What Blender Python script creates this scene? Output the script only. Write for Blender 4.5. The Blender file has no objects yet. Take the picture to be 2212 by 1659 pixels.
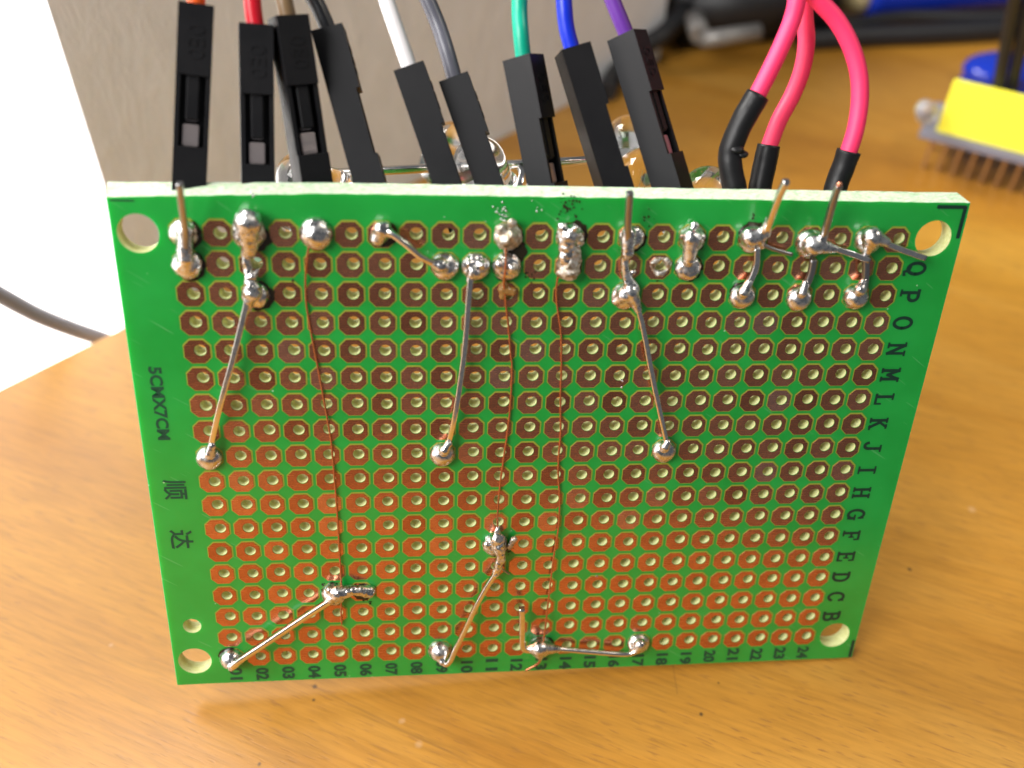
import bpy, bmesh, math, random
from mathutils import Vector, Matrix, noise
from mathutils.geometry import delaunay_2d_cdt
random.seed(7)
sc = bpy.context.scene
sc.unit_settings.scale_length = 0.01            # one unit is one centimetre
COL = sc.collection

# ------------------------------------------------------------------ camera
# Board frame: u along the long side, v up the board, w out of the solder side.
R_ = [Vector((0.9938697104718659, 0.04302198706003274, 0.10184354292725552)),
      Vector((-0.007157221088491178, -0.8942106708753597, 0.44758915344200473)),
      Vector((0.11032575761289755, -0.4455742190949184, -0.8884209826906917))]
CB = Vector((-1.20917245, 4.53897477, 7.41135061))
FPX = 2066.56
LEAN = math.radians(17)
up = Vector((-0.05, math.cos(LEAN), math.sin(LEAN))).normalized()
LOW = Vector((3.51, -2.478, -0.16))             # the corner that touches the table
xb = (Vector((1, 0, 0)) - up.x * up).normalized()
yb = up.cross(xb)
RW = Matrix((xb, yb, up))
MB = RW.to_4x4() @ Matrix.Translation(-LOW)     # board frame -> world

def W(p): return MB @ Vector(p)
CW = W(CB)
def ray_b(px, py): return R_[0] * ((px - 1106) / FPX) + R_[1] * ((py - 829.5) / FPX) + R_[2]
def at(px, py, w=0.0):                          # measured point on the board, in board frame
    d = ray_b(px, py); return CB + d * ((w - CB.z) / d.z)
def dep(px, py, z):                             # measured point at a given distance, in world
    return CW + (RW @ ray_b(px, py)) * z
def tab(px, py, h=0.0):                         # measured point at height h over the table
    d = RW @ ray_b(px, py); return CW + d * ((h - CW.z) / d.z)

cam = bpy.data.cameras.new('camera'); co = bpy.data.objects.new('camera', cam); COL.objects.link(co)
ax = [RW @ R_[0], -(RW @ R_[1]), -(RW @ R_[2])]
co.matrix_world = Matrix.Translation(CW) @ Matrix((ax[0], ax[1], ax[2])).transposed().to_4x4()
cam.sensor_width = 36; cam.lens = 36 * FPX / 2212
cam.clip_start = 0.1; cam.clip_end = 2000
cam.dof.use_dof = True; cam.dof.focus_distance = 8.75
cam.dof.aperture_fstop = cam.lens * 1e-3 / 0.16
sc.camera = co

# ------------------------------------------------------------------ light
world = bpy.data.worlds.new('World'); sc.world = world; world.use_nodes = True
bg = world.node_tree.nodes['Background']; bg.inputs[0].default_value = (0.80, 0.84, 0.9, 1); bg.inputs[1].default_value = 0.14
def area(name, loc, target, sx, sy, power, col):
    l = bpy.data.lights.new(name, 'AREA'); l.shape = 'RECTANGLE'; l.size = sx; l.size_y = sy
    l.energy = power; l.color = col
    o = bpy.data.objects.new(name, l); COL.objects.link(o); o.location = loc
    o.rotation_euler = (Vector(target) - Vector(loc)).to_track_quat('-Z', 'Y').to_euler()
    return o
CTR = (-3.5, 1.0, 2)
area('ceiling_lamp', (-22, 13, 28), CTR, 16, 11, 17500, (1.0, 0.97, 0.92))
area('room_lamp', (-28, -14, 27), CTR, 21, 18, 17500, (1.0, 0.98, 0.96))
area('desk_lamp', (22, -2, 34), CTR, 7, 7, 3000, (1.0, 0.90, 0.76))
sc.view_settings.view_transform = 'Standard'; sc.view_settings.look = 'None'
sc.view_settings.exposure = 0.1; sc.view_settings.gamma = 1.0

# ------------------------------------------------------------------ materials
def s2l(c):
    return tuple(((x / 255) / 12.92 if x / 255 <= 0.04045 else ((x / 255 + 0.055) / 1.055) ** 2.4) for x in c)
def mat(name, col, rough=0.5, metal=0.0, **kw):
    m = bpy.data.materials.new(name); m.use_nodes = True
    b = m.node_tree.nodes['Principled BSDF']
    b.inputs['Base Color'].default_value = (*col, 1); b.inputs['Roughness'].default_value = rough
    b.inputs['Metallic'].default_value = metal
    for k, v in kw.items(): b.inputs[k.replace('_', ' ')].default_value = v
    return m
def N(m, t, **kw):
    n = m.node_tree.nodes.new(t)
    for k, v in kw.items(): setattr(n, k, v)
    return n
def L(m, a, b): m.node_tree.links.new(a, b)
def coords(m, scale=(1, 1, 1), rot=(0, 0, 0), kind='Object'):
    tc = N(m, 'ShaderNodeTexCoord'); mp = N(m, 'ShaderNodeMapping')
    mp.inputs['Scale'].default_value = scale; mp.inputs['Rotation'].default_value = rot
    L(m, tc.outputs[kind], mp.inputs[0]); return mp.outputs[0]
def noi(m, vec, scale, detail=4, rough=0.55, dist=0.0):
    n = N(m, 'ShaderNodeTexNoise'); n.inputs['Scale'].default_value = scale; n.inputs['Detail'].default_value = detail
    n.inputs['Roughness'].default_value = rough; n.inputs['Distortion'].default_value = dist
    L(m, vec, n.inputs['Vector']); return n.outputs['Fac']
def ramp(m, fac, stops):
    r = N(m, 'ShaderNodeValToRGB'); e = r.color_ramp.elements
    while len(e) < len(stops): e.new(0.5)
    for el, (p, c) in zip(e, stops): el.position = p; el.color = (*c, 1) if len(c) == 3 else c
    L(m, fac, r.inputs[0]); return r.outputs[0]
def mix(m, fac, a, b, mode='MIX'):
    n = N(m, 'ShaderNodeMix', data_type='RGBA', blend_type=mode)
    for s, v in ((n.inputs[0], fac), (n.inputs[6], a), (n.inputs[7], b)):
        if hasattr(v, 'is_output'): L(m, v, s)
        else: s.default_value = v if not isinstance(v, tuple) or len(v) == 4 else (*v, 1)
    return n.outputs[2]
def math_(m, op, a, b=0.0, c=0.0):
    n = N(m, 'ShaderNodeMath', operation=op)
    for s, v in zip(n.inputs, (a, b, c)):
        if hasattr(v, 'is_output'): L(m, v, s)
        else: s.default_value = v
    return n.outputs[0]
def P(m): return m.node_tree.nodes['Principled BSDF']
def bump(m, h, strength=0.2, dist=0.01):
    b = N(m, 'ShaderNodeBump'); b.inputs['Strength'].default_value = strength; b.inputs['Distance'].default_value = dist
    L(m, h, b.inputs['Height']); L(m, b.outputs[0], P(m).inputs['Normal'])
g3 = lambda v: (v, v, v)

# honey varnished wood, grain along GA
GA = math.radians(-27)
M_wood = mat('varnished_wood', (0.5, 0.24, 0.05), 0.42, Coat_Weight=0.25, Coat_Roughness=0.32)
v0 = coords(M_wood, rot=(0, 0, -GA)); 
def scaled(m, vec, s):
    mp = N(m, 'ShaderNodeMapping'); mp.inputs['Scale'].default_value = s; L(m, vec, mp.inputs[0]); return mp.outputs[0]
cloud = noi(M_wood, scaled(M_wood, v0, (0.10, 0.45, 1)), 1.2, 4, 0.6, 0.6)
c1 = ramp(M_wood, cloud, [(0.25, (0.34, 0.140, 0.014)), (0.5, (0.46, 0.212, 0.025)), (0.75, (0.53, 0.275, 0.048))])
fine = noi(M_wood, scaled(M_wood, v0, (0.7, 9.0, 1)), 2.2, 5, 0.62, 0.25)
c2 = mix(M_wood, 0.62, c1, ramp(M_wood, fine, [(0.28, g3(0.62)), (0.55, g3(1.0)), (0.8, g3(1.2))]), 'MULTIPLY')
dash = noi(M_wood, scaled(M_wood, v0, (1.3, 11.0, 1)), 3.1, 2, 0.4)
dm = ramp(M_wood, dash, [(0.60, g3(0)), (0.69, g3(1))])
big = noi(M_wood, v0, 0.35, 2)
dm2 = math_(M_wood, 'MULTIPLY', dm, ramp(M_wood, big, [(0.4, g3(0.3)), (0.6, g3(0.75))]))
c3 = mix(M_wood, dm2, c2, (0.26, 0.115, 0.026))
# specks, nicks and a long scratch, each at its own spot on the table top
pos = N(M_wood, 'ShaderNodeTexCoord').outputs['Object']
def spot_mask(m, x, y, r):
    d = N(m, 'ShaderNodeVectorMath', operation='DISTANCE'); L(m, pos, d.inputs[0]); d.inputs[1].default_value = (x, y, 0)
    w = noi(m, pos, 9.0, 3); dd = math_(m, 'ADD', d.outputs['Value'], math_(m, 'MULTIPLY', math_(m, 'SUBTRACT', w, 0.5), r * 1.4))
    mr = N(m, 'ShaderNodeMapRange', clamp=True); L(m, dd, mr.inputs[0])
    mr.inputs[1].default_value = r * 0.35; mr.inputs[2].default_value = r; mr.inputs[3].default_value = 0.8; mr.inputs[4].default_value = 0
    return mr.outputs[0]
acc = None
for px, py, r in ((680, 1483, .036), (1515, 1543, .024), (1965, 1230, .036), (1552, 1475, .02), (678, 1512, .02), (560, 1650, .03)):
    q = tab(px, py); k = spot_mask(M_wood, q.x, q.y, r)
    acc = k if acc is None else math_(M_wood, 'MAXIMUM', acc, k)
c4 = mix(M_wood, acc, c3, (0.035, 0.020, 0.012))
pale = None
for px, py, r in ((905, 1608, .05), (868, 1558, .04), (240, 1393, .03), (2100, 1100, .06)):
    q = tab(px, py); k = math_(M_wood, 'MULTIPLY', spot_mask(M_wood, q.x, q.y, r), 0.22)
    pale = k if pale is None else math_(M_wood, 'MAXIMUM', pale, k)
c4 = mix(M_wood, pale, c4, (0.8, 0.62, 0.45))
def line_mask(m, a, b, wd):
    ab = (b - a); n2 = ab.length; t = ab / n2; nn = Vector((-t.y, t.x, 0))
    def dot(v, off):
        d = N(m, 'ShaderNodeVectorMath', operation='DOT_PRODUCT'); L(m, pos, d.inputs[0]); d.inputs[1].default_value = v
        return math_(m, 'SUBTRACT', d.outputs['Value'], off)
    w = math_(m, 'MULTIPLY', math_(m, 'SUBTRACT', noi(m, pos, 0.9, 2), 0.5), 0.08)
    s = math_(m, 'ABSOLUTE', math_(m, 'ADD', dot(nn, nn.dot(a)), w))
    inside = math_(m, 'LESS_THAN', s, wd)
    u = dot(t, t.dot(a))
    return math_(m, 'MULTIPLY', inside, math_(m, 'MULTIPLY', math_(m, 'GREATER_THAN', u, 0.0), math_(m, 'LESS_THAN', u, n2)))
ln = math_(M_wood, 'MAXIMUM', line_mask(M_wood, tab(670, 1480), tab(1010, 1645), 0.012), line_mask(M_wood, tab(1425, 1250), tab(1462, 1500), 0.008))
c5 = mix(M_wood, math_(M_wood, 'MULTIPLY', ln, 0.28), c4, (0.16, 0.075, 0.022))
L(M_wood, c5, P(M_wood).inputs['Base Color'])
bump(M_wood, math_(M_wood, 'SUBTRACT', fine, math_(M_wood, 'MULTIPLY', dm, 0.6)), 0.12, 0.02)
L(M_wood, ramp(M_wood, cloud, [(0.3, g3(0.36)), (0.7, g3(0.5))]), P(M_wood).inputs['Roughness'])

M_wall = mat('grey_wall', s2l((225, 220, 214)), 0.85)
vw = coords(M_wall)
wn = noi(M_wall, scaled(M_wall, vw, (1, 1, 0.45)), 3.2, 5, 0.6, 0.4)
L(M_wall, ramp(M_wall, wn, [(0.3, s2l((236, 237, 242))), (0.7, s2l((246, 247, 252)))]), P(M_wall).inputs['Base Color'])
bump(M_wall, wn, 0.2, 0.10)

M_glow = mat('white_glow', (1, 1, 1), 0.3)
P(M_glow).inputs['Emission Color'].default_value = (1.0, 0.99, 0.97, 1); P(M_glow).inputs['Emission Strength'].default_value = 2.6  # glowing panel stands in for a blown-out white area left of the wall

M_mask = mat('green_solder_mask', (0.008, 0.25, 0.028), 0.30, Subsurface_Weight=0.3, Subsurface_Scale=0.3, Coat_Weight=0.5, Coat_Roughness=0.18, Specular_IOR_Level=0.5)
P(M_mask).inputs['Subsurface Radius'].default_value = (0.1, 1.0, 0.5)
vm = coords(M_mask)
cl = noi(M_mask, vm, 1.3, 3)
gc = ramp(M_mask, cl, [(0.3, (0.006, 0.28, 0.031)), (0.7, (0.013, 0.35, 0.050))])
dust = N(M_mask, 'ShaderNodeTexVoronoi'); dust.inputs['Scale'].default_value = 9.0; dust.inputs['Randomness'].default_value = 1; L(M_mask, vm, dust.inputs['Vector'])
dsel = N(M_mask, 'ShaderNodeSeparateColor'); L(M_mask, dust.outputs['Color'], dsel.inputs[0])
dmask = math_(M_mask, 'MULTIPLY', math_(M_mask, 'LESS_THAN', dust.outputs['Distance'], math_(M_mask, 'MULTIPLY', dsel.outputs[1], 0.085)), math_(M_mask, 'GREATER_THAN', dsel.outputs[0], 0.80))
sv = scaled(M_mask, coords(M_mask, rot=(0, 0, 0.6)), (1, 14, 1))
scr = noi(M_mask, sv, 2.5, 1, 0.2)
smask = math_(M_mask, 'MULTIPLY', math_(M_mask, 'GREATER_THAN', scr, 0.745), 0.35)
gc2 = mix(M_mask, math_(M_mask, 'MULTIPLY', dmask, 0.6), gc, (0.55, 0.75, 0.55))
gc3 = mix(M_mask, math_(M_mask, 'MULTIPLY', smask, 0.5), gc2, (0.25, 0.5, 0.28))
L(M_mask, gc3, P(M_mask).inputs['Base Color'])
mb = noi(M_mask, vm, 26, 2)
bump(M_mask, mb, 0.04, 0.006)

M_fr4 = mat('fibreglass', s2l((214, 216, 150)), 0.55, Subsurface_Weight=0.15, Subsurface_Scale=0.04)
P(M_fr4).inputs['Subsurface Radius'].default_value = (1, 1, 0.6)
vf = coords(M_fr4, scale=(1, 1, 1))
fn = noi(M_fr4, scaled(M_fr4, vf, (3, 6, 22)), 5, 4, 0.7)
L(M_fr4, ramp(M_fr4, fn, [(0.3, s2l((188, 193, 114))), (0.65, s2l((220, 223, 168)))]), P(M_fr4).inputs['Base Color'])
bump(M_fr4, fn, 0.5, 0.01)
M_edge = mat('sawn_fibreglass_edge', s2l((214, 228, 196)), 0.6, Subsurface_Weight=0.2, Subsurface_Scale=0.05)
ve = coords(M_edge)
en = noi(M_edge, scaled(M_edge, ve, (5, 5, 16)), 4, 4, 0.7)
L(M_edge, ramp(M_edge, en, [(0.34, s2l((138, 180, 134))), (0.48, s2l((192, 210, 178))), (0.66, s2l((216, 226, 206)))]), P(M_edge).inputs['Base Color'])
bump(M_edge, en, 0.6, 0.015)

M_copper = mat('bare_copper', (0.62, 0.22, 0.11), 0.3, 0.96)
vc = coords(M_copper)
brush = noi(M_copper, scaled(M_copper, vc, (2.0, 40, 1)), 3, 3, 0.6)
oi = N(M_copper, 'ShaderNodeObjectInfo')
blot = noi(M_copper, coords(M_copper), 7, 3)
cc = ramp(M_copper, oi.outputs['Random'], [(0.0, (0.54, 0.21, 0.115)), (0.8, (0.72, 0.31, 0.185)), (0.96, (0.74, 0.34, 0.22)), (1.0, (0.72, 0.38, 0.28))])
cc2 = mix(M_copper, 0.5, cc, ramp(M_copper, blot, [(0.3, g3(0.62)), (0.65, g3(1.08))]), 'MULTIPLY')
L(M_copper, cc2, P(M_copper).inputs['Base Color'])
L(M_copper, ramp(M_copper, brush, [(0.3, g3(0.22)), (0.7, g3(0.29))]), P(M_copper).inputs['Roughness'])
bump(M_copper, brush, 0.04, 0.005)
M_olive = mat('mask_rim', s2l((140, 152, 52)), 0.4)

M_solder = mat('solder', (0.80, 0.80, 0.80), 0.16, 1.0)
sn = noi(M_solder, coords(M_solder), 18, 4, 0.65)
L(M_solder, ramp(M_solder, sn, [(0.35, (0.52, 0.51, 0.51)), (0.65, (0.80, 0.80, 0.80))]), P(M_solder).inputs['Base Color'])
L(M_solder, ramp(M_solder, sn, [(0.35, g3(0.16)), (0.7, g3(0.44))]), P(M_solder).inputs['Roughness'])
bump(M_solder, noi(M_solder, coords(M_solder), 24, 4), 0.22, 0.012)
M_dull = mat('dull_crusty_solder', (0.6, 0.57, 0.52), 0.36, 0.9)
dn = noi(M_dull, coords(M_dull), 22, 5, 0.7)
L(M_dull, ramp(M_dull, dn, [(0.33, (0.10, 0.075, 0.05)), (0.45, (0.42, 0.36, 0.27)), (0.62, (0.74, 0.72, 0.68))]), P(M_dull).inputs['Base Color'])
bump(M_dull, dn, 0.7, 0.02)
M_rosin = mat('amber_flux', (0.40, 0.21, 0.06), 0.2, 0.0, Transmission_Weight=0.35)
M_tin = mat('tinned_lead', (0.78, 0.76, 0.72), 0.22, 1.0)
tn = noi(M_tin, scaled(M_tin, coords(M_tin), (12, 12, 12)), 2.5, 4, 0.6)
L(M_tin, ramp(M_tin, tn, [(0.3, (0.70, 0.68, 0.65)), (0.6, (0.84, 0.82, 0.79))]), P(M_tin).inputs['Base Color'])
L(M_tin, ramp(M_tin, tn, [(0.35, g3(0.15)), (0.7, g3(0.24))]), P(M_tin).inputs['Roughness'])
M_grey = mat('dark_tinned_lead', (0.38, 0.37, 0.37), 0.32, 1.0)
M_enamel = mat('enamelled_copper', (0.46, 0.15, 0.05), 0.25, 0.7, Coat_Weight=0.6, Coat_Roughness=0.1)
M_ink = mat('dark_print', (0.004, 0.030, 0.018), 0.45)
M_ink2 = mat('faded_print', (0.005, 0.060, 0.030), 0.45)
M_burn = mat('burnt_flux', (0.022, 0.017, 0.007), 0.2)
M_plastic = mat('black_plastic', (0.005, 0.005, 0.0065), 0.38, Specular_IOR_Level=0.3)
pn = noi(M_plastic, coords(M_plastic), 45, 3)
L(M_plastic, ramp(M_plastic, noi(M_plastic, coords(M_plastic), 3.5, 3), [(0.3, g3(0.42)), (0.7, g3(0.54))]), P(M_plastic).inputs['Roughness'])
bump(M_plastic, pn, 0.08, 0.006)
M_contact = mat('crimp_metal', (0.72, 0.62, 0.60), 0.35, 1.0)
bump(M_contact, noi(M_contact, scaled(M_contact, coords(M_contact), (3, 3, 60)), 2, 3), 0.3, 0.01)
M_shrink = mat('black_heat_shrink', (0.008, 0.008, 0.009), 0.42, Specular_IOR_Level=0.3)
bump(M_shrink, noi(M_shrink, coords(M_shrink), 11, 4), 0.12, 0.03)
def ins(name, rgb, rough=0.35):
    m = mat(name, s2l(rgb), rough, Specular_IOR_Level=0.45)
    bump(m, noi(m, coords(m), 30, 3), 0.08, 0.008); return m
M_ins = dict(orange=ins('orange_insulation', (235, 95, 30)), red=ins('red_insulation', (205, 20, 40)), brown=ins('brown_insulation', (125, 100, 70)),
             black=ins('black_insulation', (28, 29, 33)), white=ins('white_insulation', (225, 222, 224)), grey=ins('grey_insulation', (88, 88, 98)),
             green=ins('green_insulation', (0, 160, 130)), blue=ins('blue_insulation', (10, 45, 200)), purple=ins('purple_insulation', (100, 50, 150)),
             pink=ins('pink_red_insulation', (255, 56, 108), 0.5), crimson=ins('crimson_insulation', (238, 60, 100), 0.5))
M_glass = mat('clear_epoxy', (0.97, 0.97, 0.98), 0.06, 0, Transmission_Weight=1.0, IOR=1.45)
M_milky = mat('milky_epoxy', (0.75, 0.75, 0.76), 0.15, 0, Transmission_Weight=0.75, IOR=1.45)
M_yellow = mat('yellow_paper', s2l((255, 247, 72)), 0.7)
M_gstrip = mat('grey_plastic', s2l((128, 128, 142)), 0.5)
M_gold = mat('pin_metal', (0.55, 0.37, 0.20), 0.35, 0.9)
M_blue = mat('blue_plastic', (0.010, 0.035, 0.42), 0.18)
M_tan = mat('cream_plastic', s2l((222, 200, 150)), 0.45)
M_rubber = mat('black_rubber', (0.014, 0.014, 0.016), 0.48)
M_cable = mat('grey_cable_sheath', s2l((128, 130, 138)), 0.7)
M_worn = mat('worn_grey_metal', (0.30, 0.29, 0.28), 0.45, 0.4)
M_steel = mat('bright_metal', (0.8, 0.8, 0.8), 0.3, 0.9)

# ------------------------------------------------------------------ helpers
def add(name, me, parent=None, mats=(), smooth=None):
    o = bpy.data.objects.new(name, me); COL.objects.link(o)
    for m in mats: 
        if me.materials.find(m.name) < 0: me.materials.append(m)
    if smooth is not None:
        for p in me.polygons: p.use_smooth = smooth
    if parent: o.parent = parent
    return o
def tag(o, label=None, cat=None, group=None, kind=None):
    for k, v in (('label', label), ('category', cat), ('group', group), ('kind', kind)):
        if v: o[k] = v
    return o
def thing(name, label, cat, loc=(0, 0, 0), group=None, mw=None):
    o = bpy.data.objects.new(name, None); COL.objects.link(o); o.empty_display_size = 0.3
    if mw is not None: o.matrix_world = mw
    else: o.location = loc
    return tag(o, label, cat, group)
def bm_me(bm, name):
    me = bpy.data.meshes.new(name); bm.to_mesh(me); bm.free(); return me
def box(bm, c, s, mtx=None, mi=0):
    r = bmesh.ops.create_cube(bm, size=1, matrix=Matrix.Translation(c) @ Matrix.Diagonal((*s, 1)))
    if mtx: bmesh.ops.transform(bm, matrix=mtx, verts=r['verts'])
    for f in {f for v in r['verts'] for f in v.link_faces}: f.material_index = mi
    return r['verts']
def catmull(pts, n=8):
    pts = [Vector(p) for p in pts]
    if len(pts) < 3: return [pts[0].lerp(pts[-1], i / n) for i in range(n + 1)]
    ext = [2 * pts[0] - pts[1]] + pts + [2 * pts[-1] - pts[-2]]; out = []
    for i in range(1, len(ext) - 2):
        a, b, c, d = ext[i - 1:i + 3]
        for k in range(n):
            t = k / n
            out.append(0.5 * ((2 * b) + (c - a) * t + (2 * a - 5 * b + 4 * c - d) * t * t + (3 * b - a - 3 * c + d) * t ** 3))
    out.append(ext[-2]); return out
def tube(bm, pts, r, seg=12, square=False, cap=True, mi=0, jitter=0.0, upv=(0, 0, 1)):
    pts = [Vector(p) for p in pts]; rings = []; ref = None
    for i, p in enumerate(pts):
        t = (pts[min(i + 1, len(pts) - 1)] - pts[max(i - 1, 0)]).normalized()
        if ref is None:
            ref = Vector(upv); 
            if abs(ref.dot(t)) > 0.95: ref = Vector((1, 0, 0))
        ref = (ref - ref.dot(t) * t).normalized(); s = t.cross(ref)
        rr = r(i / (len(pts) - 1)) if callable(r) else r
        rr *= 1 + jitter * (noise.noise(p * 9) )
        ring = []
        if square:
            c = 0.80
            prof = [(1, c), (c, 1), (-c, 1), (-1, c), (-1, -c), (-c, -1), (c, -1), (1, -c)]
        else:
            prof = [(math.cos(2 * math.pi * k / seg), math.sin(2 * math.pi * k / seg)) for k in range(seg)]
        for a, b in prof: ring.append(bm.verts.new(p + s * (a * rr) + ref * (b * rr)))
        rings.append(ring)
    k = len(rings[0])
    for A, B in zip(rings, rings[1:]):
        for j in range(k):
            f = bm.faces.new((A[j], A[(j + 1) % k], B[(j + 1) % k], B[j])); f.material_index = mi; f.smooth = True
    if cap:
        f = bm.faces.new(list(reversed(rings[0]))); f.material_index = mi
        f = bm.faces.new(rings[-1]); f.material_index = mi
def eval_mesh(o):
    dg = bpy.context.evaluated_depsgraph_get(); dg.update()
    me = bpy.data.meshes.new_from_object(o.evaluated_get(dg)); bpy.data.objects.remove(o); return me
def remesh(bm, vox=0.008, smooth=6, bumpy=0.0, freq=14):
    me = bm_me(bm, 'solder'); o = bpy.data.objects.new('tmp', me); COL.objects.link(o)
    m = o.modifiers.new('r', 'REMESH'); m.mode = 'VOXEL'; m.voxel_size = vox
    s = o.modifiers.new('s', 'SMOOTH'); s.iterations = smooth; s.factor = 0.45
    out = eval_mesh(o)
    if bumpy:
        out.update()
        for v in out.vertices:
            v.co += v.normal * bumpy * (noise.noise(v.co * freq) + 0.5 * noise.noise(v.co * freq * 2.3))
    for p in out.polygons: p.use_smooth = True
    return out
def blob(bm, c, r, h=None):
    h = h or (r, r, r)
    bmesh.ops.create_icosphere(bm, subdivisions=3, radius=1, matrix=Matrix.Translation(c) @ Matrix.Diagonal((*h, 1)))
def rod(bm, a, b, ra, rb, n=6):
    ra *= 1.24; rb *= 1.24
    a, b = Vector(a), Vector(b)
    tube(bm, [a.lerp(b, i / n) for i in range(n + 1)], lambda t: ra + (rb - ra) * t, 12)
    for p, r in ((a, ra), (b, rb)): blob(bm, p, r)

# ------------------------------------------------------------------ setting: wall, glowing panel, table
A_, B_ = tab(0, 840), tab(1328, 174)
wd = (B_ - A_); wd.z = 0; wd.normalize(); wn_ = Vector((-wd.y, wd.x, 0))   # wn_ points behind the wall
E0 = A_.lerp(B_, 0.5)
def wp(s, d, z): return E0 + wd * s + wn_ * d + Vector((0, 0, z))
dv = RW @ ray_b(165, 205); tt = (E0 - CW).dot(wn_) / dv.dot(wn_); qe = CW + dv * tt
s_edge = (qe - E0).dot(wd)                                   # where the grey wall stops
def slab(bm, s0, s1, d0, d1, z0, z1):
    vs = [bm.verts.new(wp(s, d, z)) for s in (s0, s1) for d in (d0, d1) for z in (z0, z1)]
    for q in ((0, 1, 3, 2), (4, 6, 7, 5), (0, 4, 5, 1), (2, 3, 7, 6), (0, 2, 6, 4), (1, 5, 7, 3)): bm.faces.new([vs[i] for i in q])
    bmesh.ops.recalc_face_normals(bm, faces=bm.faces[:])
s_end = (tab(1425, 126) - E0).dot(wd)                        # where it ends on the right
bm = bmesh.new(); slab(bm, s_edge, s_end, 0.0, 2.0, -8, 6.5)
tag(add('wall', bm_me(bm, 'wall'), None, [M_wall]), 'low warm grey rough wall behind the table, to the left', 'wall', kind='structure')
panel_ = thing('panel', 'blown-out white glowing window left of the grey wall, above the table edge', 'panel', wp(s_edge - 12, 1.0, -6))
off = -panel_.location
def childm(name, me, parent, mats):
    me.transform(Matrix.Translation(-parent.matrix_world.translation if parent.matrix_world.translation.length else -parent.location)); return add(name, me, parent, mats)
bm = bmesh.new(); slab(bm, s_edge - 26, s_edge - 0.05, 1.2, 1.4, -8, 12)
o = add('glow_face', bm_me(bm, 'glow_face'), panel_, [M_glow]); o.location = off

tb = thing('wooden_table', 'honey coloured varnished wooden table under the circuit board', 'table', (0, 0, -2))
bm = bmesh.new(); fd = min((tab(x, 1659) - E0).dot(wn_) for x in (0, 2212)) - 1.5      # front edge of the table
slab(bm, -45, 90, fd, -0.02, -2.0, 0.0); slab(bm, s_end + 0.02, 90, -0.02, 30, -2.0, 0.0)
o = add('table_top', bm_me(bm, 'table_top'), tb, [M_wood]); o.location = (0, 0, 2)

# ------------------------------------------------------------------ the perfboard
BASE = Vector((0, -2.48, 0))
board = thing('perfboard', 'green perforated circuit board with copper pads and soldered wires, standing on edge', 'circuit board', mw=MB @ Matrix.Translation(BASE))
def part(name, me, mats, loc=(0, 0, 0), label=None, parent=board, kind=None):
    o = add(name, me, parent, mats); o.location = Vector(loc) - (BASE if parent is board else Vector())
    return tag(o, label, None, None, kind)
PITCH = 0.254
def grid(c, r): return Vector(((c - 12.5) * PITCH, (9.5 - r) * PITCH, 0))
HO = Vector((0.021, 0.012, 0))
HV = [HO + Vector(o) for o in ((0, 0, 0), (.006, .002, 0), (-.006, .003, 0), (.002, -.006, 0), (-.003, -.003, 0), (.004, .006, 0))]
def hvar(c, r): return random.Random(c * 131 + r * 17).randrange(len(HV))
TH = 0.16
# outline (front / back differ along the sawn top edge)
outl = []
def ftop(u): return 2.489 - 0.031 * max(0, -u - 1.8) + 0.006 * noise.noise((u * 6, 0, 0)) + 0.003 * noise.noise((u * 23, 3, 0))
def btop(u): return 2.533 - (0.014 * max(0, (-u - 1.84))) + 0.004 * noise.noise((u * 5, 7, 0))
NT = 120
for i in range(NT + 1):
    u = -3.465 + (3.505 + 3.465) * i / NT; outl.append((Vector((u, ftop(u), 0)), Vector((u + (-0.02 if i == 0 else (-0.045 if i == NT else 0)), btop(u) - (0.0), -TH))))
for i in range(1, 30): v = 2.48 - i / 30 * 4.96; outl.append((Vector((3.508 + 0.002 * noise.noise((v * 8, 1, 1)), v, 0)), Vector((3.505, v, -TH))))
outl.append((Vector((3.508, -2.478, 0)), Vector((3.505, -2.478, -TH))))
for i in range(1, 30): u = 3.508 - i / 30 * 6.985; outl.append((Vector((u, -2.480 + 0.003 * noise.noise((u * 9, 4, 1)), 0)), Vector((u, -2.48, -TH))))
outl.append((Vector((-3.477, -2.484, 0)), Vector((-3.477, -2.484, -TH))))
for i in range(1, 30): v = -2.48 + i / 30 * 4.92; outl.append((Vector((-3.477 + 0.014 * (i / 30), v, 0)), Vector((-3.477, v, -TH))))
loops = [outl]
def hole_loop(c, r, n):
    return [(c + Vector((math.cos(-2 * math.pi * k / n) * r, math.sin(-2 * math.pi * k / n) * r, 0)),
             c + Vector((math.cos(-2 * math.pi * k / n) * r, math.sin(-2 * math.pi * k / n) * r, -TH))) for k in range(n)]
HR = 0.050
for c in range(1, 25):
    for r in range(1, 19): loops.append(hole_loop(grid(c, r) + HV[hvar(c, r)], HR, 16))
MOUNT = [(-3.265, 2.152), (3.254, 2.176), (3.255, -2.16), (-3.277, -2.182)]
for m_ in MOUNT: loops.append(hole_loop(Vector((*m_, 0)), 0.158, 40))
loops.append(hole_loop(Vector((-3.259, -1.744, 0)), 0.085, 28))
V2, faces, FV, BV = [], [], [], []
for lp in loops:
    i0 = len(V2); faces.append(list(range(i0, i0 + len(lp))))
    for f, b in lp: V2.append(Vector((f.x, f.y))); FV.append(f); BV.append(b)
r = delaunay_2d_cdt(V2, [], faces, 1, 1e-6)
bm = bmesh.new()
fv = [bm.verts.new(p) for p in FV]; bv = [bm.verts.new(p) for p in BV]
omap = [o[0] if o else None for o in r[3]]
holes = [(sum((p[0] for p in lp), Vector()) / len(lp), (lp[0][0] - sum((p[0] for p in lp), Vector()) / len(lp)).length) for lp in loops[1:]]
from mathutils.kdtree import KDTree
kd = KDTree(len(holes))
for i, (c, _) in enumerate(holes): kd.insert(c, i)
kd.balance()
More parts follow.
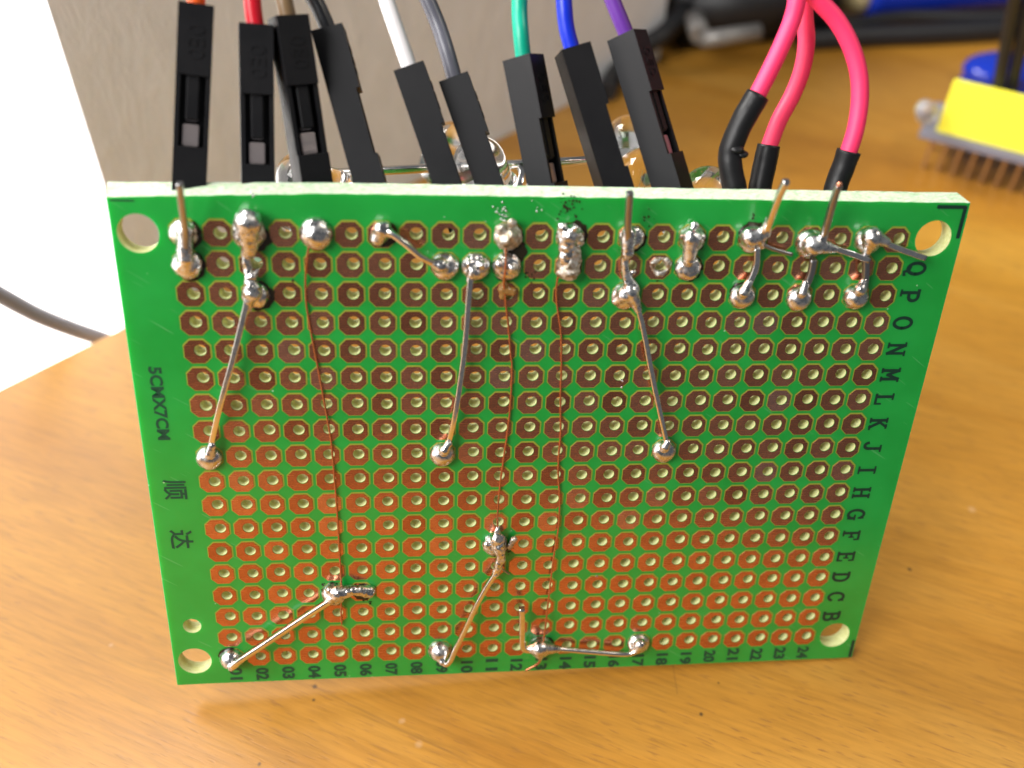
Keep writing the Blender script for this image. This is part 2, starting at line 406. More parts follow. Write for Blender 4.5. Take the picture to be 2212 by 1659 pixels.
def in_hole(p):
    return any(d < holes[i][1] * 0.995 for _, i, d in kd.find_n(p, 6))
for f in r[2]:
    ce = sum((Vector((*r[0][i], 0)) for i in f), Vector()) / len(f)
    if in_hole(ce): continue
    ids = [omap[i] for i in f]
    if None in ids or len(set(ids)) < 3: continue
    a = bm.faces.new([fv[i] for i in ids]); a.material_index = 0
    b = bm.faces.new([bv[i] for i in reversed(ids)]); b.material_index = 0
for k, f in enumerate(faces):
    for i in range(len(f)):
        a, b = f[i], f[(i + 1) % len(f)]
        q = bm.faces.new((fv[a], fv[b], bv[b], bv[a])); q.material_index = 2 if k == 0 else 1; q.smooth = k > 0
bmesh.ops.recalc_face_normals(bm, faces=bm.faces[:])
part('substrate', bm_me(bm, 'substrate'), [M_mask, M_fr4, M_edge])

# copper pads: octagon with a drilled hole, an olive rim where the mask opens
def octo(s, ch, sx=1.0): return [(s * sx, ch), (ch * sx, s), (-ch * sx, s), (-s * sx, ch), (-s * sx, -ch), (-ch * sx, -s), (ch * sx, -s), (s * sx, -ch)]
def pad_bm(bm, off, HO):
    o8 = octo(0.1035, 0.052, 1.0); n = 16
    angs = [2 * math.pi * (k + 0.5) / n for k in range(n)]
    def on_oct(a):
        d = Vector((math.cos(a), math.sin(a))); best = 9
        for i in range(8):
            p, q = Vector(o8[i]), Vector(o8[(i + 1) % 8]); e = q - p; den = d.x * e.y - d.y * e.x
            if abs(den) < 1e-9: continue
            t = (p.x * e.y - p.y * e.x) / den; s = (p.x * d.y - p.y * d.x) / den
            if t > 0 and -1e-6 <= s <= 1 + 1e-6: best = min(best, t)
        return d * best
    # corner angles must be hit exactly
    ca = sorted([math.atan2(y, x) % (2 * math.pi) for x, y in o8]); extra = [(ca[i] + ((ca[(i + 1) % 8] - ca[i]) % (2 * math.pi)) / 2) % (2 * math.pi) for i in range(8)]
    angs = sorted(ca + extra)
    out = [on_oct(a) for a in angs]
    top, wall, inn = [], [], []
    for a, p in zip(angs, out):
        top.append(bm.verts.new(off + Vector((p.x, p.y, 0.0055)))); wall.append(bm.verts.new(off + Vector((p.x * 1.01, p.y * 1.01, 0.0))))
        inn.append(bm.verts.new(off + Vector((HO.x + math.cos(a) * (HR + .0015), HO.y + math.sin(a) * (HR + .0015), 0.0055))))
    K = len(angs)
    for i in range(K):
        j = (i + 1) % K
        bm.faces.new((top[i], top[j], inn[j], inn[i])); bm.faces.new((wall[i], wall[j], top[j], top[i]))
    rim = octo(0.1155, 0.056); ro = Vector((0.0035, 0.0045, 0))
    rin = octo(0.1032, 0.0515)
    A = [bm.verts.new(off + ro + Vector((x, y, 0.0018))) for x, y in rim]; B = [bm.verts.new(off + Vector((x, y, 0.0018))) for x, y in rin]
    for i in range(8):
        j = (i + 1) % 8; f = bm.faces.new((A[i], A[j], B[j], B[i])); f.material_index = 1
pad_mes = []
for ho in HV:
    bm = bmesh.new(); pad_bm(bm, Vector(), ho); pad_me = bm_me(bm, 'copper_pad'); pad_me.materials.append(M_copper); pad_me.materials.append(M_olive); pad_mes.append(pad_me)
cells = [(c, r_) for r_ in range(1, 19) for c in range(1, 25)]
cells.sort(key=lambda cr: R_[2].dot(grid(*cr) - CB))
bm = bmesh.new()
for i, (c, r_) in enumerate(cells):
    if i < 300:
        o = part('copper_pad', pad_mes[hvar(c, r_)], (), grid(c, r_))
    else: pad_bm(bm, grid(c, r_), HV[hvar(c, r_)])
part('copper_pads', bm_me(bm, 'copper_pads'), [M_copper, M_olive], kind='stuff')

# ------------------------------------------------------------------ print on the board
def ribbon(bm, strokes, wd_, z0=0.0022):
    for k, st in enumerate(strokes):
        w = wd_ * (st[0] if isinstance(st[0], float) else 1.0); pts = [Vector((*p, 0)) for p in (st[1:] if isinstance(st[0], float) else st)]
        z = z0 + 0.00025 * k; rows = []
        for i, p in enumerate(pts):
            a = pts[max(i - 1, 0)]; b = pts[min(i + 1, len(pts) - 1)]; t = (b - a).normalized()
            nn = Vector((-t.y, t.x, 0)); q = p.copy()
            if i == 0: q -= t * w * 0.35
            if i == len(pts) - 1: q += t * w * 0.35
            rows.append((bm.verts.new(q + nn * w / 2 + Vector((0, 0, z))), bm.verts.new(q - nn * w / 2 + Vector((0, 0, z)))))
        for (a, b), (c, d) in zip(rows, rows[1:]): bm.faces.new((a, b, d, c))
def arc(cx, cy, rx, ry, a0, a1, n=12): return [(cx + rx * math.cos(math.radians(a0 + (a1 - a0) * i / n)), cy + ry * math.sin(math.radians(a0 + (a1 - a0) * i / n))) for i in range(n + 1)]
def sf(x, y, w=0.13): return [0.62, (x - w, y), (x + w, y)]
LET = {
 'B': [[(.17, 0), (.17, 1)], [(.04, 1), (.40, 1)] + arc(.40, .77, .20, .23, 90, -90, 8) + [(.17, .54)], [(.40, .53)] + arc(.42, .265, .24, .265, 90, -90, 8) + [(.04, 0)]],
 'C': [arc(.37, .5, .31, .5, 35, 325, 16), [.7, (.63, .70), (.63, 1.0)]],
 'D': [[(.17, 0), (.17, 1)], [(.04, 1), (.34, 1)] + arc(.34, .5, .32, .5, 90, -90, 12) + [(.04, 0)]],
 'E': [[(.17, 0), (.17, 1)], [.8, (.04, 1), (.64, 1)], [.8, (.04, 0), (.66, 0)], [.8, (.17, .52), (.46, .52)], [.6, (.64, 1), (.64, .74)], [.6, (.66, 0), (.66, .27)], [.6, (.46, .38), (.46, .66)]],
 'F': [[(.17, 0), (.17, 1)], [.8, (.04, 1), (.64, 1)], [.8, (.17, .52), (.46, .52)], [.6, (.64, 1), (.64, .74)], [.6, (.46, .38), (.46, .66)], sf(.19, 0, .17)],
 'G': [arc(.37, .5, .31, .5, 40, 330, 16), [.7, (.62, .70), (.62, .98)], [(.63, .04), (.63, .42)], sf(.58, .44, .16)],
 'H': [[(.16, 0), (.16, 1)], [(.60, 0), (.60, 1)], [.8, (.16, .5), (.6, .5)], sf(.16, 0), sf(.16, 1), sf(.6, 0), sf(.6, 1)],
 'I': [[(.37, 0), (.37, 1)], sf(.37, 0, .22), sf(.37, 1, .22)],
 'J': [[(.46, 1), (.46, .25)] + arc(.27, .25, .19, .25, 0, -170, 8), sf(.46, 1, .2)],
 'K': [[(.16, 0), (.16, 1)], [.8, (.16, .40), (.58, 1)], [(.30, .56), (.60, 0)], sf(.16, 0), sf(.16, 1), sf(.56, 1, .11), sf(.62, 0, .12)],
 'L': [[(.2, 0), (.2, 1)], sf(.2, 1, .17), [.8, (.05, 0), (.64, 0)], [.6, (.64, 0), (.64, .32)]],
 'M': [[(.12, 0), (.12, 1)], [(.64, 0), (.64, 1)], [.95, (.12, 1), (.38, .34)], [.95, (.38, .34), (.64, 1)], sf(.12, 0, .12), sf(.64, 0, .12), sf(.08, 1, .1), sf(.68, 1, .1)],
 'N': [[.85, (.14, 0), (.14, 1)], [.85, (.62, 0), (.62, 1)], [(.14, 1), (.62, 0)], sf(.14, 0), sf(.1, 1, .1), sf(.62, 1)],
 'O': [arc(.37, .5, .30, .5, 0, 360, 24)],
 'P': [[(.17, 0), (.17, 1)], [(.04, 1), (.40, 1)] + arc(.40, .73, .23, .27, 90, -90, 8) + [(.17, .46)], sf(.19, 0, .16)],
 'Q': [arc(.37, .52, .30, .48, 0, 360, 24), [(.30, .16), (.46, .12), (.55, -.14), (.72, -.10)]],
}
ROT = Matrix.Rotation(-math.pi / 2, 4, 'Z')
for i, ch in enumerate('QPONMLKJIHGFEDCB'):
    bm = bmesh.new(); ribbon(bm, LET[ch], 0.185, 0.003)
    me = bm_me(bm, 'printed_letter'); me.transform(ROT @ Matrix.Diagonal((0.165, 0.160, 1, 1)) @ Matrix.Translation((-.38, -.5, 0)))
    g = grid(24.96, i + 2); part('printed_letter', me, [M_ink], (g.x, g.y, 0))
def text_me(s, size, bold=0.0, ext=0.0006):
    cu = bpy.data.curves.new('t', 'FONT'); cu.body = s; cu.size = size; cu.extrude = ext; cu.offset = bold; cu.resolution_u = 3
    cu.align_x = 'CENTER'; cu.align_y = 'CENTER'
    o = bpy.data.objects.new('t', cu); COL.objects.link(o); me = eval_mesh(o); bpy.data.curves.remove(cu); me.materials.clear(); return me
for n in range(1, 25):
    me = text_me('%02d' % n, 0.150, 0.006); xs = [v.co.x for v in me.vertices]; ys = [v.co.y for v in me.vertices]
    me.transform(ROT @ Matrix.Diagonal((0.158 / (max(xs) - min(xs)), 0.125 / (max(ys) - min(ys)), 1, 1)))
    g = grid(n, 18.87); part('printed_number', me, [M_ink2], (g.x + .015, g.y + 0.0035 * 0, 0.0022))
me = text_me('5CMX7CM', 0.165, 0.005); me.transform(ROT @ Matrix.Diagonal((1.0, 0.85, 1, 1)))
xs = [v.co.y for v in me.vertices]; sc_ = 0.70 / (max(xs) - min(xs)); me.transform(Matrix.Diagonal((1, sc_, 1, 1)))
part('printed_size', me, [M_ink2], (-3.285, 0.655, 0.0022), label='dark printed text reading 5CMX7CM')
for ch, p in (('\u987a', (-3.259, -0.202)), ('\u8fbe', (-3.265, -0.735))):
    me = text_me(ch, 0.215, 0.0035); me.transform(ROT)
    part('printed_character', me, [M_ink2], (*p, 0.0022))
def quad_part(name, rects):
    bm = bmesh.new()
    for k, (a, b) in enumerate(rects): box(bm, ((a[0] + b[0]) / 2, (a[1] + b[1]) / 2, 0.0015 + k * .0004), (b[0] - a[0], b[1] - a[1], 0.002))
    part(name, bm_me(bm, name), [M_ink])
quad_part('corner_mark', [((3.22, 2.435), (3.475, 2.468)), ((3.455, 2.18), (3.487, 2.462))])
quad_part('corner_mark', [((3.465, -2.47), (3.497, -2.24))])
quad_part('corner_mark', [((-3.44, 2.405), (-3.26, 2.418))])

# ------------------------------------------------------------------ solder joints and wires on the board
def h(px, py, w): p = at(px, py, w); return p
def lead(pts, r=0.027, m=None, square=True, n=6, name='wire_link', label=None, jit=0.012, smoothpts=True):
    bm = bmesh.new(); P_ = catmull(pts, n) if smoothpts else [Vector(p) for p in pts]
    tube(bm, P_, r, 10, square, jitter=jit)
    return part(name, bm_me(bm, name), [m or M_tin], label=label)
def dome(bm, c, r=0.088, hgt=0.085):
    c = Vector(c); r *= 1.36; hgt *= 1.0; blob(bm, (c.x, c.y, 0.008), r, (r, r, hgt))
def joint(fn, m=None, bumpy=0.003, sm=6, label=None, vox=0.008, freq=10):
    bm = bmesh.new(); fn(bm); return part('solder_joint', remesh(bm, vox, sm, bumpy, freq), [m or M_solder], label=label)

# column 1: two joined dark joints with a pin end standing up
g1, g2 = grid(1, 1), grid(1, 2)
def f(bm):
    dome(bm, g1, .085, .07); dome(bm, g2, .09, .10); rod(bm, g1 + Vector((.0, 0, .05)), g2 + Vector((.0, .03, .07)), .045, .05)
    rod(bm, h(400, 500, .07), h(402, 560, .09), .05, .045)
joint(f, bumpy=.006, label='dull joined solder over two pads at the left end')
lead([h(402, 560, .10), h(400, 505, .14), h(396, 470, .20), h(391, 430, .26), h(388, 395, .30)], 0.0226, M_grey, label='short grey lead end standing up at the left end')
# column 3
g1, g3_ = grid(3, 1), grid(3, 3)
def f(bm):
    dome(bm, g1 + Vector((-.01, .02, 0)), .10, .12); blob(bm, h(522, 468, .08), .035); blob(bm, h(552, 466, .08), .035)
    rod(bm, h(535, 480, .10), h(540, 540, .06), .085, .05); rod(bm, h(530, 540, .05), h(536, 590, .05), .035, .03)
    dome(bm, g3_, .085, .09); rod(bm, h(536, 590, .05), h(545, 630, .08), .03, .06); rod(bm, h(545, 622, .08), h(535, 665, .075), .055, .03)
    rod(bm, h(545, 597, .07), h(558, 583, .05), .03, .012)
joint(f, bumpy=.009, sm=4, freq=18, label='tall lumpy solder running down over three pads')
lead([h(541, 620, .10), h(530, 668, .10), h(505, 770, .10), h(475, 880, .09), h(453, 975, .06)], 0.0232, label='grey bare wire slanting down on the left')
def f(bm):
    dome(bm, grid(1, 9), .085, .085); rod(bm, h(453, 980, .07), h(458, 962, .075), .036, .03)
joint(f, bumpy=.002)
# column 5 blob and the left enamelled wire
joint(lambda bm: (dome(bm, grid(5, 1) + Vector((0, .01, 0)), .098, .11), blob(bm, h(672, 488, .06), .03)), bumpy=.008)
def enam(pts, label): lead([h(x, y, w) for x, y, w in pts], 0.0092, M_enamel, False, 8, 'enamelled_wire', label, 0.02)
enam([(672, 520, .06), (665, 545, .06), (660, 600, .03), (661, 650, .02), (667, 690, .018), (677, 745, .018), (688, 800, .018), (699, 860, .018), (709, 915, .022), (716, 960, .018), (723, 1040, .018), (729, 1120, .018), (733, 1190, .018), (737, 1255, .04), (737, 1300, .05), (737, 1330, .03), (738, 1348, .02)], 'left one of three thin brown enamelled wires')
# column 7 to column 9
def f(bm):
    bmesh.ops.create_cone(bm, segments=20, cap_ends=True, radius1=.09, radius2=.05, depth=.10, matrix=Matrix.Translation(grid(7, 1) + Vector((0, .01, .03))))
    rod(bm, h(830, 492, .09), h(815, 515, .06), .045, .05); rod(bm, h(822, 495, .10), h(845, 505, .11), .045, .028)
joint(f, bumpy=.005)
lead([h(826, 495, .10), h(850, 507, .14), h(880, 530, .16), h(910, 555, .15), h(940, 570, .10), h(955, 575, .06)], 0.023, label='short bare wire between two joints in the top rows')
def f(bm):
    dome(bm, grid(9, 2), .088, .095); rod(bm, h(952, 573, .09), h(930, 566, .10), .05, .026)
joint(f, bumpy=.003)
# column 10 row 2, wire down to column 9 row 9
def f(bm):
    dome(bm, grid(10, 2), .088, .075); blob(bm, h(1015, 570, .07), .032); blob(bm, h(1040, 572, .07), .035); blob(bm, h(1026, 590, .08), .04); rod(bm, h(1022, 585, .08), h(1015, 606, .075), .035, .026)
joint(f, bumpy=.008, freq=20)
lead([h(1020, 585, .09), h(1014, 625, .085), h(1005, 740, .08), h(995, 820, .08), h(982, 900, .08), h(966, 968, .05)], 0.0226, label='straight bare wire down the middle, left of the enamelled wires')
def f(bm):
    dome(bm, grid(9, 9), .085, .095); rod(bm, h(960, 972, .08), h(969, 958, .08), .04, .03)
joint(f, bumpy=.002)
# column 11
def f(bm):
    dome(bm, grid(11, 1), .085, .085); blob(bm, h(1105, 482, .08), .04); blob(bm, h(1082, 495, .07), .045); blob(bm, h(1103, 510, .09), .05); rod(bm, h(1090, 520, .07), h(1092, 540, .06), .05, .02)
joint(f, M_dull, .012, 3, 'crusty grey-brown joint at the top, above a round bright one', freq=24)
def f(bm):
    dome(bm, grid(11, 2), .088, .085); blob(bm, h(1078, 570, .07), .04); blob(bm, h(1106, 578, .07), .042)
joint(f, bumpy=.008, freq=20)
bm = bmesh.new(); rod(bm, h(1086, 625, .02), h(1108, 630, .02), .035, .03); rod(bm, h(1090, 615, .02), h(1085, 640, .015), .03, .025)
part('flux_residue', remesh(bm, .006, 4, .005), [M_rosin])
enam([(1093, 535, .10), (1092, 580, .11), (1088, 610, .07), (1090, 625, .05), (1093, 660, .025), (1098, 700, .02), (1103, 760, .02), (1106, 800, .018), (1102, 880, .018), (1096, 935, .018), (1088, 990, .018), (1081, 1040, .018), (1077, 1080, .02), (1075, 1110, .04), (1075, 1135, .07), (1076, 1160, .09)], 'middle one of three thin brown enamelled wires')
def f(bm):
    dome(bm, grid(11, 13) + Vector((0, .02, 0)), .09, .085); blob(bm, h(1053, 1175, .05), .04); blob(bm, h(1083, 1163, .08), .04)
    rod(bm, h(1075, 1140, .07), h(1073, 1165, .08), .014, .05); rod(bm, h(1078, 1180, .09), h(1083, 1205, .09), .05, .035); rod(bm, h(1083, 1205, .09), h(1070, 1240, .09), .037, .03)
joint(f, bumpy=.010, sm=4, freq=22, label='lumpy joint above the hooked wire, where the middle brown wire ends')
bm = bmesh.new(); rod(bm, h(1100, 1182, .04), h(1110, 1165, .05), .02, .026)
part('solder_splash', remesh(bm, .005, 3, .006, 30), [M_dull])
lead([h(1078, 1222, .07), h(1088, 1232, .05), h(1100, 1240, .03)], .010, M_grey, False, name='wire_stub')
lead([h(1084, 1195, .10), h(1072, 1235, .10), h(1050, 1270, .10), h(1028, 1310, .11), h(1005, 1360, .12), h(985, 1400, .13), h(974, 1425, .14), h(964, 1435, .14), h(955, 1428, .12), h(946, 1412, .08)], 0.0226, n=8, label='bare wire bent into a hook at the bottom edge')
def f(bm):
    rod(bm, grid(9, 18) + Vector((0, 0.01, .02)), h(955, 1430, .12), .088, .03); dome(bm, grid(9, 18), .09, .06)
joint(f, bumpy=.002, label='cone shaped joint inside the hooked wire')
# column 13
def f(bm):
    dome(bm, grid(13, 1), .085, .10); blob(bm, h(1215, 492, .07), .045); blob(bm, h(1243, 505, .08), .045); rod(bm, h(1232, 500, .09), h(1247, 489, .16), .03, .008)
    blob(bm, h(1250, 520, .05), .03); rod(bm, h(1228, 510, .08), h(1222, 560, .07), .065, .05); rod(bm, h(1258, 524, .04), h(1240, 515, .05), .012, .04)
joint(f, bumpy=.012, sm=3, freq=22, label='spiky bright joint beside burnt flux marks')
def f(bm):
    rod(bm, h(1238, 545, .06), h(1230, 585, .06), .055, .07); blob(bm, h(1245, 560, .06), .045); rod(bm, h(1215, 555, .06), h(1210, 590, .05), .03, .03)
joint(f, M_dull, .012, 3, 'brownish crusty solder lump over the second row', freq=22)
enam([(1211, 575, .06), (1207, 590, .055), (1202, 620, .03), (1203, 655, .02), (1208, 690, .018), (1212, 720, .018), (1213, 790, .018), (1211, 850, .018), (1211, 900, .018), (1211, 940, .018), (1207, 985, .018), (1206, 1030, .018), (1209, 1080, .02), (1206, 1140, .03), (1198, 1190, .04), (1190, 1250, .05), (1181, 1330, .07), (1176, 1370, .09), (1172, 1400, .10)], 'right one of three thin brown enamelled wires')
def f(bm):
    dome(bm, grid(13, 18) + Vector((0, .01, 0)), .095, .11); rod(bm, h(1165, 1400, .10), h(1135, 1402, .09), .07, .02)
    rod(bm, h(1170, 1400, .10), h(1205, 1402, .085), .065, .03); rod(bm, h(1165, 1408, .09), h(1167, 1425, .08), .055, .016)
joint(f, bumpy=.002, label='pointed bright joint at the bottom edge where three wires meet')
lead([h(1166, 1415, .09), h(1166, 1428, .08), h(1155, 1438, .07), h(1135, 1448, .07)], .0125, M_enamel, False, name='wire_stub')
lead([h(1127, 1313, .13), h(1128, 1350, .13), h(1128, 1390, .12), h(1133, 1402, .11), h(1148, 1405, .10)], .0265, n=6, label='short bare wire end pointing up, left of the pointed joint')
lead([h(1180, 1400, .09), h(1230, 1404, .08), h(1300, 1410, .08), h(1350, 1413, .08), h(1372, 1408, .09), h(1382, 1396, .08), h(1382, 1385, .06)], .029, square=False, label='thick bright wire lying along the bottom edge')
joint(lambda bm: (dome(bm, grid(17, 18), .088, .085), rod(bm, h(1382, 1392, .08), h(1378, 1404, .09), .05, .034)), bumpy=.002)
# column 15
def f(bm):
    dome(bm, grid(15, 1), .08, .06); rod(bm, h(1358, 505, .09), h(1355, 545, .08), .05, .045); rod(bm, h(1350, 550, .07), h(1350, 590, .06), .028, .03)
    rod(bm, h(1350, 590, .06), h(1366, 625, .07), .03, .05); dome(bm, grid(15, 3), .09, .06); rod(bm, h(1330, 650, .03), h(1350, 635, .06), .03, .06)
    rod(bm, h(1362, 630, .08), h(1378, 668, .08), .055, .03); blob(bm, h(1368, 588, .05), .028)
joint(f, bumpy=.008, sm=4, label='long twisted dark solder joint over three pads in the middle right')
lead([h(1357, 525, .10), h(1356, 490, .16), h(1358, 450, .22), h(1361, 415, .27)], .025, M_grey, label='grey lead end standing up above the middle right joint')
lead([h(1362, 625, .10), h(1378, 668, .09), h(1390, 715, .08), h(1408, 810, .08), h(1425, 890, .08), h(1441, 962, .06)], .0226, label='straight bare wire slanting down on the right')
def f(bm):
    dome(bm, grid(17, 9), .085, .09); rod(bm, h(1436, 966, .08), h(1442, 955, .08), .035, .028)
joint(f, bumpy=.002)
# columns 16 and 17
bm = bmesh.new()
for k in range(14):
    a = k / 14 * 2 * math.pi; blob(bm, grid(16, 2) + HO + Vector((math.cos(a) * .068, math.sin(a) * .068, .008)), .024 + .008 * math.sin(3 * a))
part('solder_joint', remesh(bm, .007, 3, .007, 24), [M_dull], label='thin dark tinned ring left of a double joint')
def f(bm):
    dome(bm, grid(17, 1), .085, .085); dome(bm, grid(17, 2), .085, .085); rod(bm, h(1495, 515, .09), h(1488, 560, .07), .065, .045)
    rod(bm, h(1476, 512, .05), h(1515, 512, .05), .03, .03); blob(bm, h(1500, 488, .05), .04)
joint(f, bumpy=.006, freq=16, label='shiny double joint bridging two pads, right of the middle')
# columns 19, 21, 23: the joints of the three red leads
def f(bm):
    dome(bm, grid(19, 1), .088, .10); rod(bm, h(1622, 512, .09), h(1650, 505, .12), .07, .045); rod(bm, h(1650, 505, .12), h(1660, 475, .18), .045, .025); rod(bm, h(1640, 515, .10), h(1645, 530, .08), .05, .03)
joint(f, bumpy=.002, label='bright joint with one lead standing up and one lying right')
lead([h(1652, 510, .13), h(1662, 478, .20), h(1680, 430, .30), h(1699, 390, .38)], .025, label='bright lead end standing up, left of the two on the right')
lead([h(1640, 525, .10), h(1670, 538, .09), h(1711, 550, .09)], .017, M_grey, False, label='short thin greyish lead lying right of its joint')
lead([h(1635, 535, .08), h(1633, 570, .07), h(1624, 598, .07), h(1605, 632, .06)], .025, label=None)
def f(bm):
    dome(bm, grid(19, 3), .085, .085); rod(bm, h(1605, 632, .08), h(1618, 610, .07), .04, .028)
joint(f, bumpy=.002)
def f(bm):
    dome(bm, grid(21, 1) + Vector((0, -.03, 0)), .095, .12); rod(bm, h(1757, 528, .10), h(1805, 538, .10), .075, .026); rod(bm, h(1775, 520, .12), h(1782, 500, .15), .035, .022)
joint(f, bumpy=.002, label='large teardrop joint with a lead standing up and a lead lying right')
lead([h(1778, 518, .12), h(1790, 470, .22), h(1803, 425, .31), h(1812, 400, .36)], .025, M_grey, label='grey lead end with copper tip, right of the bright one')
bm = bmesh.new(); blob(bm, h(1813, 398, .365), .022); part('lead_tip', bm_me(bm, 'lead_tip'), [M_copper])
lead([h(1790, 533, .10), h(1830, 545, .10), h(1877, 562, .10)], .024, label=None)
lead([h(1757, 560, .08), h(1750, 595, .07), h(1735, 632, .06)], .025, M_grey)
def f(bm):
    dome(bm, grid(21, 3) + Vector((0, -.02, 0)), .085, .085); rod(bm, h(1733, 632, .08), h(1740, 612, .07), .036, .028)
joint(f, bumpy=.002)
def f(bm):
    dome(bm, grid(23, 1), .088, .11); rod(bm, h(1885, 512, .10), h(1914, 523, .10), .07, .035); rod(bm, h(1880, 525, .09), h(1872, 548, .08), .055, .025)
joint(f, bumpy=.002, label='bright joint beside the right mounting hole')
lead([h(1905, 522, .10), h(1950, 540, .10), h(1998, 557, .10)], .025, label='straight lead pointing at the right mounting hole')
lead([h(1870, 545, .08), h(1870, 590, .07), h(1866, 628, .06)], .025, M_grey)
joint(lambda bm: (dome(bm, grid(23, 3), .085, .11), rod(bm, h(1858, 625, .09), h(1866, 608, .07), .045, .028)), bumpy=.002)
# bottom left
def f(bm):
    dome(bm, grid(5, 15), .09, .10); blob(bm, h(712, 1275, .08), .045); rod(bm, h(730, 1280, .09), h(765, 1275, .08), .06, .04); rod(bm, h(765, 1275, .08), h(798, 1278, .04), .04, .05)
    blob(bm, h(795, 1276, .02), .08, (.08, .07, .035)); rod(bm, h(725, 1285, .09), h(706, 1302, .09), .05, .028)
joint(f, bumpy=.008, sm=4, freq=20, label='wide lumpy joint over two pads at the lower left')
lead([h(735, 1285, .10), h(706, 1302, .10), h(640, 1345, .11), h(570, 1392, .13), h(520, 1425, .15), h(499, 1443, .15)], .027, label='bare wire slanting to the lower left corner')
def f(bm):
    rod(bm, grid(1, 18) + Vector((0, .01, .02)), h(500, 1442, .13), .09, .03); dome(bm, grid(1, 18), .09, .06)
joint(f, bumpy=.003, label='cone shaped joint in the lower left corner')
# burnt flux specks and drips, too many to count
bm = bmesh.new()
fl = [(1232, 440, .05, 26), (1228, 455, .045, 14), (1125, 530, .016, 8), (1108, 548, .02, 6), (378, 500, .012, 6), (385, 585, .014, 10), (418, 520, .02, 4), (560, 520, .014, 6), (565, 640, .012, 6), (1335, 650, .03, 8), (1508, 585, .02, 8), (1425, 590, .035, 12), (1150, 590, .03, 12), (1395, 470, .03, 6), (1625, 468, .012, 3), (790, 1300, .03, 6), (1098, 1190, .03, 8), (700, 1262, .02, 5), (635, 605, .006, 2)]
for px, py, sp, n in fl:
    for k in range(n):
        p = at(px, py) + Vector((random.gauss(0, sp), random.gauss(0, sp), 0)); rr = random.uniform(.004, .013)
        bmesh.ops.create_icosphere(bm, subdivisions=1, radius=1, matrix=Matrix.Translation((p.x, p.y, .004)) @ Matrix.Diagonal((rr, rr * random.uniform(.7, 1.3), rr * .6, 1)))
def stain(c, r, sz, dx=.015, dy=-.015, sx=1.0, sy=1.0):
    p = grid(c, r) + Vector((dx, dy, 0)); n = 26; z = .0068 + .0002 * random.random()
    ring = [bm.verts.new((p.x + math.cos(a) * sz * sx * q, p.y + math.sin(a) * sz * sy * q, z)) for a, q in [(2 * math.pi * k / n, 1 + .22 * noise.noise((c * 3 + math.cos(6.283 * k / n) * 2.2, r * 3 + math.sin(6.283 * k / n) * 2.2, 0))) for k in range(n)]]
    ce = bm.verts.new((p.x, p.y, z + .006))
    for k in range(n): bm.faces.new((ring[k], ring[(k + 1) % n], ce))
for a in ((1, 1, .125), (1, 2, .125), (3, 1, .125, .03, -.03), (3, 3, .125, .03, -.01), (11, 1.5, .10, .06, 0), (11, 2, .11, .0, -.02), (11, 1, .10, .03, 0), (13, 1, .115, .03, .02), (13, 1.9, .10, .02), (15, 3, .11, 0, .0), (15, 1, .10, .03, -.02), (17, 2, .11, .02, -.01), (17, 1, .11), (19, 1, .11, .0, .04), (19, 3, .10, -.01, .03), (5, 15, .11, 0, .02), (6, 15, .10, .02, .0), (11, 13, .11, .02, -.02), (1, 18, .105, -.02, .03), (13, 18, .11, .03, .02), (7, 1, .105, .03, .01)): stain(*a)
part('burnt_flux', bm_me(bm, 'burnt_flux'), [M_burn], kind='stuff')
bm = bmesh.new()
for px, py, sp, n in ((1085, 455, .03, 14), (1090, 470, .02, 6), (545, 420, .01, 4), (1290, 1245, .01, 3), (855, 1600 - 320, .01, 1), (1345, 825, .01, 3), (1160, 450, .06, 5)):
    for k in range(n):
        p = at(px, py) + Vector((random.gauss(0, sp), random.gauss(0, sp * 1.6), 0)); rr = random.uniform(.004, .011)
        bmesh.ops.create_icosphere(bm, subdivisions=2, radius=1, matrix=Matrix.Translation((p.x, p.y, .003)) @ Matrix.Diagonal((rr, rr, rr * .6, 1)))
part('solder_specks', bm_me(bm, 'solder_specks'), [M_solder], kind='stuff')

# ------------------------------------------------------------------ jumper leads with black connector housings
HW = 0.254; HLEN = 1.40
def housing_mesh():
    bm = bmesh.new(); box(bm, (0, 0, -HLEN / 2), (HW, HW, HLEN)); me = bm_me(bm, 'connector_housing')
    o = bpy.data.objects.new('tmp', me); COL.objects.link(o); tmp = []
    def cut(c, s):
        b = bmesh.new(); box(b, c, s); q = bpy.data.objects.new('cut', bm_me(b, 'cut')); COL.objects.link(q); tmp.append(q)
        m = o.modifiers.new('b', 'BOOLEAN'); m.operation = 'DIFFERENCE'; m.solver = 'EXACT'; m.object = q
    cut((0, 0.20, -0.775), (0.4, 0.20, 0.53))             # the step in the latch side
    cut((0, 0.10, -0.775), (0.185, 0.22, 0.528))          # the latch window
    cut((0, 0, 0.0), (0.17, 0.17, 0.3))                   # wire entry
    m = o.modifiers.new('bv', 'BEVEL'); m.width = 0.006; m.segments = 2; m.limit_method = 'ANGLE'; m.angle_limit = math.radians(40)
    out = eval_mesh(o)
    for q in tmp: bpy.data.objects.remove(q)
    out.materials.clear(); out.materials.append(M_plastic); return out
me_house = housing_mesh()
bm = bmesh.new(); v_ = box(bm, (0, 0.052, -0.665), (0.105, 0.085, 0.36)); bmesh.ops.bevel(bm, geom=[e for e in bm.edges], offset=.014, segments=3, affect='EDGES'); me_tongue = bm_me(bm, 'latch_tongue'); me_tongue.materials.append(M_plastic)
bm = bmesh.new(); box(bm, (0.004, 0.035, -0.955), (0.120, 0.07, 0.165)); box(bm, (-0.0, 0.02, -0.80), (0.09, 0.04, 0.1)); bmesh.ops.bevel(bm, geom=[e for e in bm.edges], offset=.008, segments=2, affect='EDGES'); me_contact = bm_me(bm, 'metal_contact'); me_contact.materials.append(M_contact)
